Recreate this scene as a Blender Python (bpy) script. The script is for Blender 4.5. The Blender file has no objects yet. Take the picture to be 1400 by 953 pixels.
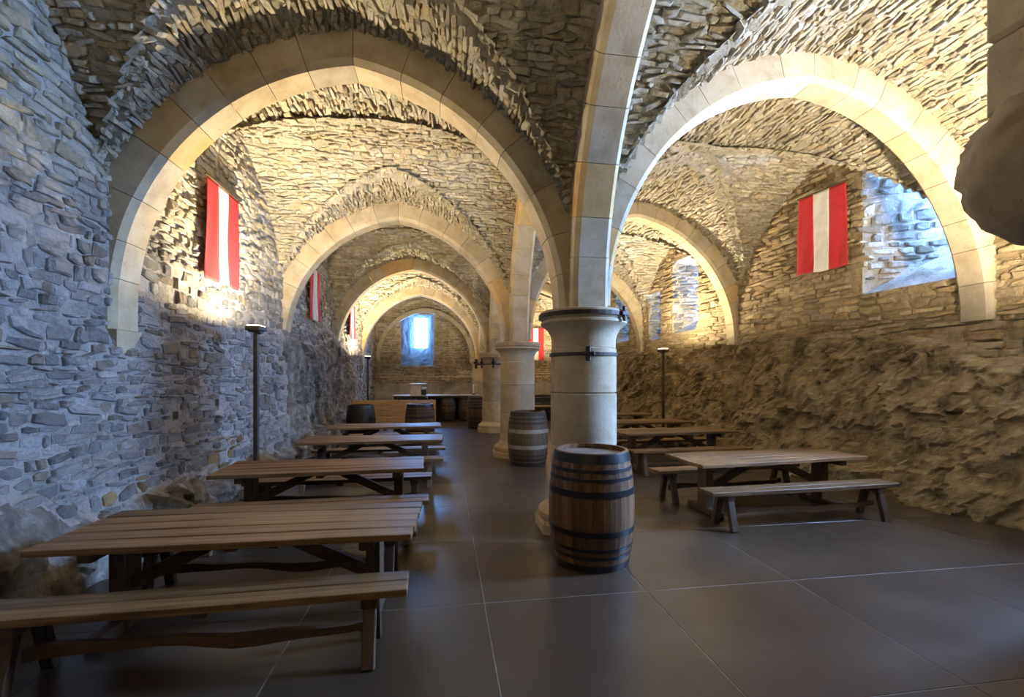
import bpy, bmesh, math, random
import numpy as np
from mathutils import Vector, Matrix

random.seed(7)
rng = np.random.default_rng(11)
scene = bpy.context.scene
COL = scene.collection

# ------------------------------------------------------------------ camera
H_CAM, F_PX, YAW, HOR = 1.7, 620.0, math.radians(8.5), 515.0
cam_d = bpy.data.cameras.new('camera')
cam = bpy.data.objects.new('camera', cam_d)
COL.objects.link(cam)
cam_d.sensor_width = 36.0
cam_d.lens = F_PX / 1400.0 * 36.0
cam_d.shift_y = (HOR - 476.5) / 1400.0
cam_d.clip_start = 0.05
cam.location = (0, 0, H_CAM)
cam.rotation_euler = (math.pi / 2, 0, -YAW)
scene.camera = cam

# ------------------------------------------------------------------ world (overcast daylight seen through the slits)
world = bpy.data.worlds.new('world')
scene.world = world
world.use_nodes = True
bg = world.node_tree.nodes['Background']
bg.inputs['Color'].default_value = (0.16, 0.42, 1.0, 1)
bg.inputs['Strength'].default_value = 62.0
scene.view_settings.view_transform = 'Standard'
scene.view_settings.look = 'None'
scene.view_settings.exposure = 0.6
scene.view_settings.gamma = 1.0
scene.cycles.max_bounces = 14
scene.cycles.diffuse_bounces = 9
scene.cycles.sample_clamp_indirect = 6.0
scene.view_settings.use_curve_mapping = False
LAMP_W = 290.0
LAMP_COL = (1.0, 0.84, 0.56)

# ------------------------------------------------------------------ hall dimensions
XL = -3.2                                    # left wall
XC = 1.57                                    # row of columns
YB = [-5.1, -0.6, 5.0, 9.7, 14.1, 18.5, 22.9]  # lines of columns / transverse arches
YF, YK = -4.0, 22.0                          # entrance wall, back wall
ZT = 6.4
def xr(y): return 7.05 - 0.07 * (np.asarray(y, dtype=float) - 5.0)
E_OFF = 0.36                                 # vault web lies this far outside the arch soffits
A_L = dict(zs=2.40, h=2.55)
A_R = dict(zs=2.50, h=2.78)
B_P = dict(zs=2.50, h=2.80)
def b_rise(k): return 2.97 if k == 1 else B_P['h']   # the entrance bay is longer and rises higher

# ------------------------------------------------------------------ noise
def _hash(ix, iy, iz, seed):
    h = (ix.astype(np.uint32) * np.uint32(374761393) + iy.astype(np.uint32) * np.uint32(668265263)
         + iz.astype(np.uint32) * np.uint32(2246822519) + np.uint32(seed * 3266489917 & 0xffffffff))
    h = (h ^ (h >> np.uint32(13))) * np.uint32(1274126177)
    h = h ^ (h >> np.uint32(16))
    return h.astype(np.float64) / 4294967295.0
def vnoise(p, seed=0):
    i = np.floor(p).astype(np.int64)
    f = p - i
    f = f * f * (3 - 2 * f)
    r = 0
    for dx in (0, 1):
        wx = f[:, 0] if dx else 1 - f[:, 0]
        for dy in (0, 1):
            wy = f[:, 1] if dy else 1 - f[:, 1]
            for dz in (0, 1):
                wz = f[:, 2] if dz else 1 - f[:, 2]
                r = r + wx * wy * wz * _hash(i[:, 0] + dx, i[:, 1] + dy, i[:, 2] + dz, seed)
    return r * 2 - 1
def fbm(p, scale, octv=4, seed=0, gain=0.5, ridged=False):
    a, s, t, tot = 1.0, scale, 0.0, 0.0
    for o in range(octv):
        n = vnoise(p * s, seed + o)
        if ridged: n = 1 - 2 * np.abs(n)
        t = t + a * n
        tot += a
        a *= gain
        s *= 2.03
    return t / tot
def facets(p, scale, seed):
    """every cell of a jittered lattice is a tilted plane: broken rock faces"""
    q = p * scale
    i = np.floor(q).astype(np.int64)
    best = np.full(len(q), 1e9)
    out = np.zeros(len(q))
    for dx in (-1, 0, 1):
        for dy in (-1, 0, 1):
            for dz in (-1, 0, 1):
                c = i + np.array([dx, dy, dz])
                h = [_hash(c[:, 0], c[:, 1], c[:, 2], seed + k) for k in range(7)]
                r = q - (c + np.stack(h[:3], 1))
                d = (r * r).sum(1)
                m = d < best
                best = np.where(m, d, best)
                pl = (h[3] * 2 - 1) * .6 + ((np.stack(h[4:], 1) * 2 - 1) * r).sum(1) * 1.1
                out = np.where(m, pl, out)
    return out
def sstep(a, b, x):
    t = np.clip((x - a) / (b - a), 0, 1)
    return t * t * (3 - 2 * t)

# ------------------------------------------------------------------ materials
MATS = {}
def nt(name):
    m = bpy.data.materials.new(name)
    m.use_nodes = True
    t = m.node_tree
    b = t.nodes['Principled BSDF']
    MATS[name] = m
    return m, t, b
def pos_noise(t, scale, detail=6, rough=0.6, vec=None, stretch=None):
    n = t.nodes.new('ShaderNodeTexNoise')
    n.inputs['Scale'].default_value = scale
    n.inputs['Detail'].default_value = detail
    n.inputs['Roughness'].default_value = rough
    if vec is None:
        g = t.nodes.new('ShaderNodeNewGeometry')
        vec = g.outputs['Position']
    if stretch:
        mp = t.nodes.new('ShaderNodeMapping')
        mp.inputs['Scale'].default_value = stretch
        t.links.new(vec, mp.inputs['Vector'])
        vec = mp.outputs['Vector']
    t.links.new(vec, n.inputs['Vector'])
    return n
def ramp(t, fac, stops):
    r = t.nodes.new('ShaderNodeValToRGB')
    els = r.color_ramp.elements
    while len(els) < len(stops): els.new(0.5)
    for e, (p, c) in zip(els, stops):
        e.position = p
        e.color = (*c, 1)
    t.links.new(fac, r.inputs['Fac'])
    return r
def mixc(t, a, b, fac, mode='MIX'):
    m = t.nodes.new('ShaderNodeMix')
    m.data_type = 'RGBA'
    m.blend_type = mode
    for sock, v in ((m.inputs[6], a), (m.inputs[7], b), (m.inputs[0], fac)):
        if hasattr(v, 'is_output') or isinstance(v, bpy.types.NodeSocket): t.links.new(v, sock)
        elif isinstance(v, tuple): sock.default_value = (*v, 1) if len(v) == 3 else v
        else: sock.default_value = v
    return m.outputs[2]
def bump(t, b, height, strength, dist):
    bp = t.nodes.new('ShaderNodeBump')
    bp.inputs['Strength'].default_value = strength
    bp.inputs['Distance'].default_value = dist
    t.links.new(height, bp.inputs['Height'])
    t.links.new(bp.outputs['Normal'], b.inputs['Normal'])
def obj_vec(t):
    tc = t.nodes.new('ShaderNodeTexCoord')
    return tc.outputs['Object']
def obj_rand(t):
    return t.nodes.new('ShaderNodeObjectInfo').outputs['Random']

def mat_rubble(name):
    """stones: own colour kept per stone in the attribute 'col', grain from noise"""
    m, t, b = nt(name)
    at = t.nodes.new('ShaderNodeAttribute')
    at.attribute_name = 'col'
    n = pos_noise(t, 9, 6, .65)
    r = ramp(t, n.outputs['Fac'], [(.3, (.62, .60, .57)), (.5, (1, 1, 1)), (.72, (1.25, 1.2, 1.1))])
    c = mixc(t, at.outputs['Color'], r.outputs['Color'], 1.0, 'MULTIPLY')
    t.links.new(c, b.inputs['Base Color'])
    b.inputs['Roughness'].default_value = .88
    b.inputs['Specular IOR Level'].default_value = .25
    n2 = pos_noise(t, 16, 8, .72)
    bump(t, b, n2.outputs['Fac'], 1.0, .05)
    return m
def mat_mortar(name, c0, c1, c2, sc=2.2):
    m, t, b = nt(name)
    n = pos_noise(t, sc, 7, .62)
    r = ramp(t, n.outputs['Fac'], [(.28, c0), (.5, c1), (.72, c2)])
    n3 = pos_noise(t, 21, 5, .7)
    r3 = ramp(t, n3.outputs['Fac'], [(.32, (.45, .42, .38)), (.5, (1, 1, 1)), (1, (1.1, 1.1, 1.1))])
    c = mixc(t, r.outputs['Color'], r3.outputs['Color'], .8, 'MULTIPLY')
    t.links.new(c, b.inputs['Base Color'])
    b.inputs['Roughness'].default_value = .92
    b.inputs['Specular IOR Level'].default_value = .2
    n2 = pos_noise(t, 20, 8, .74)
    bump(t, b, n2.outputs['Fac'], 1.0, .06)
    return m
mat_rubble('rubble')
mat_mortar('mortar_grey', (.33, .30, .265), (.51, .48, .435), (.64, .61, .57))
mat_mortar('slate_dark', (.10, .10, .10), (.17, .17, .17), (.24, .24, .24), 3.5)
mat_mortar('mortar_tan', (.30, .225, .13), (.43, .335, .20), (.52, .43, .28))
mat_mortar('mortar_vault', (.32, .28, .21), (.48, .43, .33), (.58, .54, .43))
def mat_rock(name, c0, c1, c2, sc=1.6):
    m, t, b = nt(name)
    n = pos_noise(t, sc, 8, .65, stretch=(1, 1.5, 1))
    r = ramp(t, n.outputs['Fac'], [(.3, c0), (.5, c1), (.68, c2)])
    w = t.nodes.new('ShaderNodeTexVoronoi')
    w.inputs['Scale'].default_value = 7
    g = t.nodes.new('ShaderNodeNewGeometry')
    mp = t.nodes.new('ShaderNodeMapping')
    mp.inputs['Rotation'].default_value = (.6, 0, 0)
    mp.inputs['Scale'].default_value = (1, .6, 2.2)
    t.links.new(g.outputs['Position'], mp.inputs['Vector'])
    t.links.new(mp.outputs['Vector'], w.inputs['Vector'])
    r2 = ramp(t, w.outputs['Distance'], [(0, (1.1, 1.08, 1.05)), (.6, (.7, .66, .6))])
    c = mixc(t, r.outputs['Color'], r2.outputs['Color'], .7, 'MULTIPLY')
    t.links.new(c, b.inputs['Base Color'])
    b.inputs['Roughness'].default_value = .9
    b.inputs['Specular IOR Level'].default_value = .2
    n2 = pos_noise(t, 15, 8, .72)
    bump(t, b, n2.outputs['Fac'], 1.0, .06)
    return m
mat_rock('rock_tan', (.12, .09, .055), (.41, .32, .19), (.56, .455, .285), 2.2)
mat_rock('rock_grey', (.09, .08, .07), (.30, .275, .24), (.56, .53, .49), 3.2)

def mat_lime(name, c0, c1, c2):
    m, t, b = nt(name)
    n = pos_noise(t, 3.5, 7, .62)
    r = ramp(t, n.outputs['Fac'], [(.28, c0), (.5, c1), (.74, c2)])
    n3 = pos_noise(t, 40, 3, .6)
    pits = ramp(t, n3.outputs['Fac'], [(.27, (.5, .45, .38)), (.36, (1, 1, 1))])
    c = mixc(t, r.outputs['Color'], pits.outputs['Color'], .8, 'MULTIPLY')
    t.links.new(c, b.inputs['Base Color'])
    b.inputs['Roughness'].default_value = .85
    b.inputs['Specular IOR Level'].default_value = .25
    n2 = pos_noise(t, 24, 6, .65)
    bump(t, b, n2.outputs['Fac'], .35, .012)
mat_lime('limestone_pale', (.36, .29, .19), (.48, .405, .28), (.56, .50, .38))
mat_lime('limestone_warm', (.36, .28, .17), (.47, .38, .24), (.55, .47, .33))
mat_lime('limestone_ochre', (.44, .29, .12), (.55, .38, .17), (.58, .45, .26))
mat_lime('limestone_grey', (.29, .24, .165), (.40, .345, .25), (.48, .43, .33))
mat_lime('corbel_stone', (.24, .19, .13), (.36, .285, .20), (.45, .37, .27))

def mat_wood(name, c0, c1, c2, axis=0, rough=.55, scale=1.0, rnd=.35):
    m, t, b = nt(name)
    v = obj_vec(t)
    st = [26 * scale, 26 * scale, 26 * scale]
    st[axis] = 1.1 * scale
    n = pos_noise(t, 1.0, 6, .62, vec=v, stretch=tuple(st))
    r = ramp(t, n.outputs['Fac'], [(.3, c0), (.5, c1), (.72, c2)])
    rr = obj_rand(t)
    r2 = ramp(t, rr, [(0, (1 - rnd,) * 3), (1, (1 + rnd * .6,) * 3)])
    c = mixc(t, r.outputs['Color'], r2.outputs['Color'], 1.0, 'MULTIPLY')
    n3 = pos_noise(t, 4.0, 4, .6, vec=v)
    r3 = ramp(t, n3.outputs['Fac'], [(.35, (.72, .7, .68)), (.6, (1, 1, 1))])
    c = mixc(t, c, r3.outputs['Color'], .8, 'MULTIPLY')
    t.links.new(c, b.inputs['Base Color'])
    b.inputs['Roughness'].default_value = rough
    b.inputs['Specular IOR Level'].default_value = .35
    bump(t, b, n.outputs['Fac'], .3, .006)
mat_wood('table_wood', (.080, .042, .016), (.20, .110, .043), (.31, .188, .085), 0, .5)
mat_wood('leg_wood', (.06, .033, .018), (.10, .056, .03), (.14, .085, .05), 2, .6)
mat_wood('leg_wood_long', (.06, .033, .018), (.10, .056, .03), (.14, .085, .05), 0, .6)
mat_wood('pine', (.58, .33, .12), (.74, .46, .19), (.80, .54, .25), 0, .5, 1, .12)
mat_wood('oak_stave', (.07, .033, .014), (.19, .098, .043), (.31, .18, .09), 2, .45, .8, .4)
mat_wood('oak_stave_grey', (.07, .048, .028), (.125, .09, .055), (.18, .135, .09), 2, .6, .8, .4)
mat_wood('barrel_head_wood', (.15, .12, .10), (.23, .19, .165), (.31, .27, .24), 0, .5, .8, .2)
mat_wood('dark_wood', (.016, .011, .008), (.030, .020, .014), (.05, .035, .025), 0, .5)
def mat_metal(name, c, rough, metallic=.8, noisy=.3):
    m, t, b = nt(name)
    n = pos_noise(t, 14, 5, .6, vec=obj_vec(t))
    lo = tuple(x * (1 - noisy) for x in c)
    hi = tuple(min(1, x * (1 + noisy)) for x in c)
    r = ramp(t, n.outputs['Fac'], [(.3, lo), (.7, hi)])
    t.links.new(r.outputs['Color'], b.inputs['Base Color'])
    b.inputs['Metallic'].default_value = metallic
    b.inputs['Roughness'].default_value = rough
mat_metal('hoop_black', (.014, .0135, .015), .36, .2)
mat_metal('hoop_zinc', (.34, .31, .25), .55, .35)
mat_metal('iron', (.05, .04, .034), .6, .5)
mat_metal('lamp_metal', (.07, .048, .032), .5, .4)
def mat_plain(name, c, rough=.7, noisy=.12, sc=6, emit=0):
    m, t, b = nt(name)
    n = pos_noise(t, sc, 4, .6, vec=obj_vec(t))
    r = ramp(t, n.outputs['Fac'], [(.3, tuple(x * (1 - noisy) for x in c)), (.7, tuple(min(1, x * (1 + noisy)) for x in c))])
    t.links.new(r.outputs['Color'], b.inputs['Base Color'])
    b.inputs['Roughness'].default_value = rough
    if emit:
        b.inputs['Emission Color'].default_value = (*c, 1)
        b.inputs['Emission Strength'].default_value = emit
mat_plain('flag_red', (.52, .022, .028), .8)
mat_plain('flag_white', (.72, .70, .66), .8)
mat_plain('lamp_glass', (1.0, .86, .58), .4, .0, 3, 14)
mat_plain('white_paint', (.72, .72, .70), .4)
mat_plain('grey_panel', (.42, .42, .40), .5)
mat_plain('worktop', (.36, .34, .31), .4)
mat_plain('candle_wax', (.78, .76, .70), .5)
mat_plain('dark_plastic', (.022, .022, .024), .4)
mat_plain('grout', (.30, .285, .26), .85, .45, 5)
def mat_floor():
    m, t, b = nt('floor_slab')
    n = pos_noise(t, 1.1, 7, .62)
    r = ramp(t, n.outputs['Fac'], [(.28, (.036, .022, .013)), (.5, (.056, .037, .024)), (.72, (.085, .060, .040))])
    rr = ramp(t, obj_rand(t), [(0, (.82, .82, .82)), (1, (1.15, 1.15, 1.15))])
    c = mixc(t, r.outputs['Color'], rr.outputs['Color'], 1.0, 'MULTIPLY')
    t.links.new(c, b.inputs['Base Color'])
    n2 = pos_noise(t, 2.6, 6, .6)
    rg = ramp(t, n2.outputs['Fac'], [(.3, (.28,) * 3), (.7, (.35,) * 3)])
    t.links.new(rg.outputs['Color'], b.inputs['Roughness'])
    b.inputs['Specular IOR Level'].default_value = .5
mat_floor()

# ------------------------------------------------------------------ object helpers
def link(o, parent=None):
    COL.objects.link(o)
    if parent is not None: o.parent = parent
    return o
def tag(o, label=None, cat=None, group=None, kind=None):
    if label: o['label'] = label
    if cat: o['category'] = cat
    if group: o['group'] = group
    if kind: o['kind'] = kind
    return o
def empty(name, loc=(0, 0, 0), rz=0.0):
    o = bpy.data.objects.new(name, None)
    o.empty_display_size = .2
    o.location = loc
    o.rotation_euler = (0, 0, rz)
    return link(o)
def mesh_np(name, V, F, mat, smooth=False, cols=None):
    """V (n,3), F list of faces or (m,4) array"""
    me = bpy.data.meshes.new(name)
    V = np.asarray(V, dtype=np.float32)
    me.vertices.add(len(V))
    me.vertices.foreach_set('co', V.ravel())
    if isinstance(F, np.ndarray):
        k = F.shape[1]
        flat = F.ravel().astype(np.int32)
        starts = np.arange(0, len(flat), k, dtype=np.int32)
        tot = np.full(len(F), k, dtype=np.int32)
    else:
        flat = np.array([i for f in F for i in f], dtype=np.int32)
        tot = np.array([len(f) for f in F], dtype=np.int32)
        starts = np.concatenate([[0], np.cumsum(tot)[:-1]]).astype(np.int32)
    me.loops.add(len(flat))
    me.loops.foreach_set('vertex_index', flat)
    me.polygons.add(len(tot))
    me.polygons.foreach_set('loop_start', starts)
    me.polygons.foreach_set('loop_total', tot)
    if cols is not None:
        at = me.attributes.new('col', 'FLOAT_COLOR', 'POINT')
        c4 = np.ones((len(V), 4), dtype=np.float32)
        c4[:, :3] = cols
        at.data.foreach_set('color', c4.ravel())
    me.materials.append(MATS[mat] if isinstance(mat, str) else mat)
    me.update(calc_edges=True)
    me.validate()
    me.polygons.foreach_set('use_smooth', np.full(len(me.polygons), bool(smooth)))
    return me
def obj(name, me, parent=None, loc=(0, 0, 0), rot=(0, 0, 0)):
    o = bpy.data.objects.new(name, me)
    o.location = loc
    o.rotation_euler = rot
    return link(o, parent)
def bm_mesh(name, bm, mat, smooth=False, bevel=0.0, seg=1):
    if bevel > 0:
        bmesh.ops.bevel(bm, geom=list(bm.edges), offset=bevel, segments=seg, affect='EDGES', profile=.5)
    bmesh.ops.recalc_face_normals(bm, faces=bm.faces)
    me = bpy.data.meshes.new(name)
    bm.to_mesh(me)
    bm.free()
    me.materials.append(MATS[mat])
    if smooth:
        me.polygons.foreach_set('use_smooth', np.ones(len(me.polygons), dtype=bool))
    return me
def box_bm(c, d, rot=None, bm=None):
    bm = bm or bmesh.new()
    M = Matrix.Translation(c) @ (rot.to_4x4() if rot is not None else Matrix.Identity(4)) @ Matrix.Diagonal((d[0], d[1], d[2], 1))
    bmesh.ops.create_cube(bm, size=1.0, matrix=M)
    return bm
def box_mesh(name, c, d, mat, bevel=.006, rot=None):
    return bm_mesh(name, box_bm(c, d, rot), mat, bevel=bevel)
def bar_mesh(name, p, q, w, t, mat, bevel=.005, up=(0, 0, 1)):
    """rectangular bar from p to q, w across, t along 'up'"""
    p, q = Vector(p), Vector(q)
    d = (q - p)
    x = d.normalized()
    y = Vector(up).cross(x).normalized()
    z = x.cross(y)
    R = Matrix((x, y, z)).transposed()
    return bm_mesh(name, box_bm((p + q) / 2, (d.length, w, t), R), mat, bevel=bevel)
def lathe_mesh(name, prof, mat, n=32, smooth=True, cap=True):
    V, F = [], []
    for r, z in prof:
        for k in range(n):
            a = 2 * math.pi * k / n
            V.append((r * math.cos(a), r * math.sin(a), z))
    for i in range(len(prof) - 1):
        for k in range(n):
            k2 = (k + 1) % n
            F.append((i * n + k, i * n + k2, (i + 1) * n + k2, (i + 1) * n + k))
    if cap:
        F.append(tuple(reversed(range(n))))
        F.append(tuple((len(prof) - 1) * n + k for k in range(n)))
    me = mesh_np(name, V, F, mat)
    if smooth:
        me.polygons.foreach_set('use_smooth', np.ones(len(me.polygons), dtype=bool))
        try: me.set_sharp_from_angle(angle=math.radians(40))
        except Exception: pass
    return me
def tube_mesh(name, pts, r, mat, n=8, closed=False):
    pts = [Vector(p) for p in pts]
    V, F = [], []
    m = len(pts)
    for i, p in enumerate(pts):
        if closed: d = pts[(i + 1) % m] - pts[i - 1]
        else: d = pts[min(i + 1, m - 1)] - pts[max(i - 1, 0)]
        d.normalize()
        a = Vector((0, 0, 1)) if abs(d.z) < .9 else Vector((1, 0, 0))
        u = d.cross(a).normalized()
        v = d.cross(u)
        for k in range(n):
            t = 2 * math.pi * k / n
            V.append(p + u * r * math.cos(t) + v * r * math.sin(t))
    for i in range(m if closed else m - 1):
        j = (i + 1) % m
        for k in range(n):
            k2 = (k + 1) % n
            F.append((i * n + k, i * n + k2, j * n + k2, j * n + k))
    if not closed:
        F.append(tuple(reversed(range(n))))
        F.append(tuple((m - 1) * n + k for k in range(n)))
    return mesh_np(name, [tuple(v) for v in V], F, mat, smooth=True)

def project(P):
    """pixel position and depth of points (used only to choose which stones show largest)"""
    s, c = math.sin(YAW), math.cos(YAW)
    d = P[:, 0] * s + P[:, 1] * c
    r = P[:, 0] * c - P[:, 1] * s
    dd = np.where(d > .05, d, .05)
    return 700 + F_PX * r / dd, HOR - F_PX * (P[:, 2] - H_CAM) / dd, d

# ------------------------------------------------------------------ rubble stones on any surface
class Stones:
    def __init__(self): self.P, self.U, self.V, self.N, self.D, self.C = [], [], [], [], [], []
    def add(self, P, U, V, N, D, C):
        for l, a in zip((self.P, self.U, self.V, self.N, self.D, self.C), (P, U, V, N, D, C)): l.append(a)
    def arrays(self): return [np.concatenate(x) for x in (self.P, self.U, self.V, self.N, self.D, self.C)]
    def emit(self, parent, keep_n=300, name='stone'):
        P, U, V, N, D, C = self.arrays()
        n = len(P)
        base = np.array([(-1, -1), (0, -1.04), (1, -1), (1, 1), (0, 1.04), (-1, 1)], dtype=float)
        o = base[None] + rng.uniform(-.2, .2, (n, 6, 2)) * np.array([1.0, 1.5])
        tap = rng.uniform(.55, 1.08, (n, 1))
        o[:, 2:4, 1] *= tap
        o[:, [5, 0], 1] *= rng.uniform(.55, 1.08, (n, 1))
        tilt = rng.uniform(-.3, .3, (n, 1, 2))
        rings = []
        for zf, sc, jz in ((-1.0, 1.0, 0), (.55, .95, .15), (1.0, .70, .22)):
            xy = o * sc
            z = np.full((n, 6), zf) + rng.uniform(-1, 1, (n, 6)) * jz
            if zf > 0: z = z + (xy * tilt).sum(2) * zf
            rings.append((xy, z))
        W = []
        emb = np.maximum(D[:, 2:3], .03)
        for k, (xy, z) in enumerate(rings):
            zz = z * (emb if k == 0 else D[:, 2:3])
            W.append(P[:, None] + U[:, None] * (xy[..., 0:1] * D[:, None, 0:1]) + V[:, None] * (xy[..., 1:2] * D[:, None, 1:2]) + N[:, None] * zz[..., None])
        W = np.concatenate(W, axis=1)          # n,18,3
        one = []
        for r in (0, 1):
            for k in range(6):
                k2 = (k + 1) % 6
                one.append((r * 6 + k, r * 6 + k2, (r + 1) * 6 + k2, (r + 1) * 6 + k))
        # biggest in the photo
        px, py, d = project(P)
        inside = (d > .3) & (px > 0) & (px < 1400) & (py > 0) & (py < 953)
        view = np.array([0, 0, H_CAM]) - P
        view /= np.linalg.norm(view, axis=1)[:, None]
        score = np.where(inside, D[:, 0] * D[:, 1] * np.clip((view * N).sum(1), .05, 1) / np.maximum(d, .3) ** 2, 0)
        order = np.argsort(-score)
        big = order[:keep_n]
        big = big[score[big] > 0]
        rest = np.ones(n, bool)
        rest[big] = False
        hexf = (12, 13, 14, 15, 16, 17)
        for i in big:
            me = mesh_np(name, W[i] - P[i], one + [hexf], 'rubble', cols=np.repeat(C[i:i + 1], 18, 0))
            obj(name, me, parent, tuple(P[i]))
        idx = np.nonzero(rest)[0]
        if len(idx):
            m = len(idx)
            Vv = W[idx].reshape(-1, 3)
            q = np.array(one)
            loops_one = np.concatenate([q.ravel(), np.array(hexf)])
            tot_one = np.array([4] * 12 + [6])
            flat = (loops_one[None] + 18 * np.arange(m)[:, None]).ravel().astype(np.int32)
            tot = np.tile(tot_one, m).astype(np.int32)
            st = np.concatenate([[0], np.cumsum(tot)[:-1]]).astype(np.int32)
            me = bpy.data.meshes.new(name + 'work')
            me.vertices.add(len(Vv))
            me.vertices.foreach_set('co', Vv.astype(np.float32).ravel())
            me.loops.add(len(flat))
            me.loops.foreach_set('vertex_index', flat)
            me.polygons.add(len(tot))
            me.polygons.foreach_set('loop_start', st)
            me.polygons.foreach_set('loop_total', tot)
            at = me.attributes.new('col', 'FLOAT_COLOR', 'POINT')
            c4 = np.ones((len(Vv), 4), dtype=np.float32)
            c4[:, :3] = np.repeat(C[idx], 18, 0)
            at.data.foreach_set('color', c4.ravel())
            me.materials.append(MATS['rubble'])
            me.update(calc_edges=True)
            me.polygons.foreach_set('use_smooth', np.zeros(len(me.polygons), dtype=bool))
            o_ = obj('stonework', me, parent)
            o_['kind'] = 'stuff'

def grad(P, u, v, flip):
    e = .01
    pu = (P(u + e, v) - P(u - e, v))
    pv = (P(u, v + e) - P(u, v - e))
    pu /= np.linalg.norm(pu, axis=1)[:, None] + 1e-9
    nn = np.cross(pu, pv)
    nn /= np.linalg.norm(nn, axis=1)[:, None] + 1e-9
    if flip: nn = -nn
    vv = np.cross(nn, pu)
    return pu, vv, nn

def lay(stones, P, flip, ur, vr, rowh, lens, prot, gap, color_fn, keep, disp=None, jit=.12, wob=.05, rot=.05, ugap=1.0):
    """courses of stones: rows along u, stacked in v"""
    us, vs, ls, hs = [], [], [], []
    v = vr[0]
    while v < vr[1]:
        h = rng.uniform(*rowh)
        if rng.random() < .12: h *= 1.5
        u = ur[0] - rng.uniform(0, lens[1])
        while u < ur[1]:
            l = rng.uniform(*lens) * (0.6 if rng.random() < .25 else 1.0)
            us.append(u + l / 2); vs.append(v + h / 2 + rng.uniform(-jit, jit) * h); ls.append(l); hs.append(h)
            u += l
        v += h
    u, v, l, h = map(np.array, (us, vs, ls, hs))
    q = np.stack([u, v, np.zeros_like(u)], 1)
    v = v + wob * fbm(q, .45, 4, 5)
    ok = keep(u, v, l, h)
    u, v, l, h = u[ok], v[ok], l[ok], h[ok]
    if not len(u): return
    p = P(u, v)
    pu, pv, nn = grad(P, u, v, flip)
    ang = rng.normal(0, rot, len(u))[:, None]
    U = pu * np.cos(ang) + pv * np.sin(ang)
    V = pv * np.cos(ang) - pu * np.sin(ang)
    if disp is not None: p = p + nn * (disp(p)[:, None])
    pr = rng.uniform(*prot, len(u))
    D = np.stack([l / 2 - ugap * gap * rng.uniform(.4, 1.2, len(u)), np.maximum(h / 2 - gap * rng.uniform(.4, 1.1, len(u)), .012), pr], 1)
    D[:, 0] = np.maximum(D[:, 0], .02)
    stones.add(p, U, V, nn, D, color_fn(p))

def grid_surface(name, P, flip, us, vs, disp, mat, parent=None, facekeep=None, matfn=None, mats=None, fade=None):
    uu, vv = np.meshgrid(us, vs, indexing='ij')
    u, v = uu.ravel(), vv.ravel()
    p = P(u, v)
    _, _, nn = grad(P, u, v, flip)
    d = disp(p) if disp is not None else 0
    if fade is not None: d = d * fade(u, v)
    p = p + nn * np.reshape(d, (-1, 1))
    nu, nv = len(us), len(vs)
    i, j = np.meshgrid(np.arange(nu - 1), np.arange(nv - 1), indexing='ij')
    a = (i * nv + j).ravel()
    F = np.stack([a, a + nv, a + nv + 1, a + 1], 1)
    if flip: F = F[:, ::-1]
    uc = (uu[:-1, :-1] + uu[1:, 1:]).ravel() / 2
    vc = (vv[:-1, :-1] + vv[1:, 1:]).ravel() / 2
    k = np.ones(len(F), bool)
    if facekeep is not None: k = facekeep(uc, vc, F, p)
    F = F[k]
    me = mesh_np(name, p, F, mat, smooth=not mats)
    if mats:
        for m in mats: me.materials.append(MATS[m])
        idx = matfn(uc, vc)[k].astype(np.int32)
        if len(idx) == len(me.polygons): me.polygons.foreach_set('material_index', idx)
    return obj(name, me, parent)

# stone colours ------------------------------------------------------------
def pal(p, cols, w, seed, var=.16):
    n = len(p)
    k = rng.choice(len(cols), n, p=np.array(w) / sum(w))
    c = np.array(cols)[k] * rng.uniform(1 - var, 1 + var, (n, 1))
    patch = fbm(p, .7, 3, seed)[:, None]
    return np.clip(c * (1 + .22 * patch), .01, .9)
GREY = [(.30, .285, .265), (.22, .21, .20), (.37, .35, .325), (.28, .235, .185), (.45, .43, .41)]
TAN = [(.42, .33, .20), (.35, .27, .16), (.48, .39, .245), (.30, .24, .15), (.40, .29, .16)]
VAULT = [(.47, .42, .32), (.40, .355, .265), (.54, .49, .385), (.45, .37, .245), (.48, .445, .375)]
def col_left(p):
    c = pal(p, GREY, [5, 4, 4, 2, 2], 31)
    up = sstep(3.0, 3.9, p[:, 2])[:, None]          # warm light on the upper courses put into their stone colour
    c = c * (1 - up) + pal(p, VAULT, [3, 4, 2, 4, 1], 32) * up
    for (y, z, r) in ((5.2, .38, .42), (7.1, .55, .35), (7.6, .75, .3), (10.9, .9, .4)):
        m = (np.hypot(p[:, 1] - y, (p[:, 2] - z) * 1.3) < r * rng.uniform(.2, 1.2, len(p)))
        c[m] = np.array([.33, .22, .10]) * rng.uniform(.6, 1.2, (m.sum(), 1))
    return c
def col_right(p): return pal(p, TAN, [5, 4, 4, 2, 2], 41)
def col_vault(p): return pal(p, VAULT, [5, 4, 4, 3, 3], 51)

# ================================================================== STRUCTURE
# ---- floor: dark slabs with pale joints
fl = obj('floor', box_mesh('floor', ((XL + 8) / 2, (YF + YK) / 2, -.06), (8 - XL + .8, YK - YF + .8, .1145), 'grout', 0))
tag(fl, kind='structure')
PITX, PITY = 1.285, 1.3
xs = [.30 + PITX * k for k in range(-3, 7)]
ys = [3.40 + PITY * k for k in range(-4, 15)]
slab = box_mesh('slab', (0, 0, 0), (PITX - .008, PITY - .008, .004), 'floor_slab', .001)
for x in xs[:-1]:
    for y in ys:
        obj('slab', slab, fl, (x + PITX / 2, y + PITY / 2, -.002))

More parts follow.
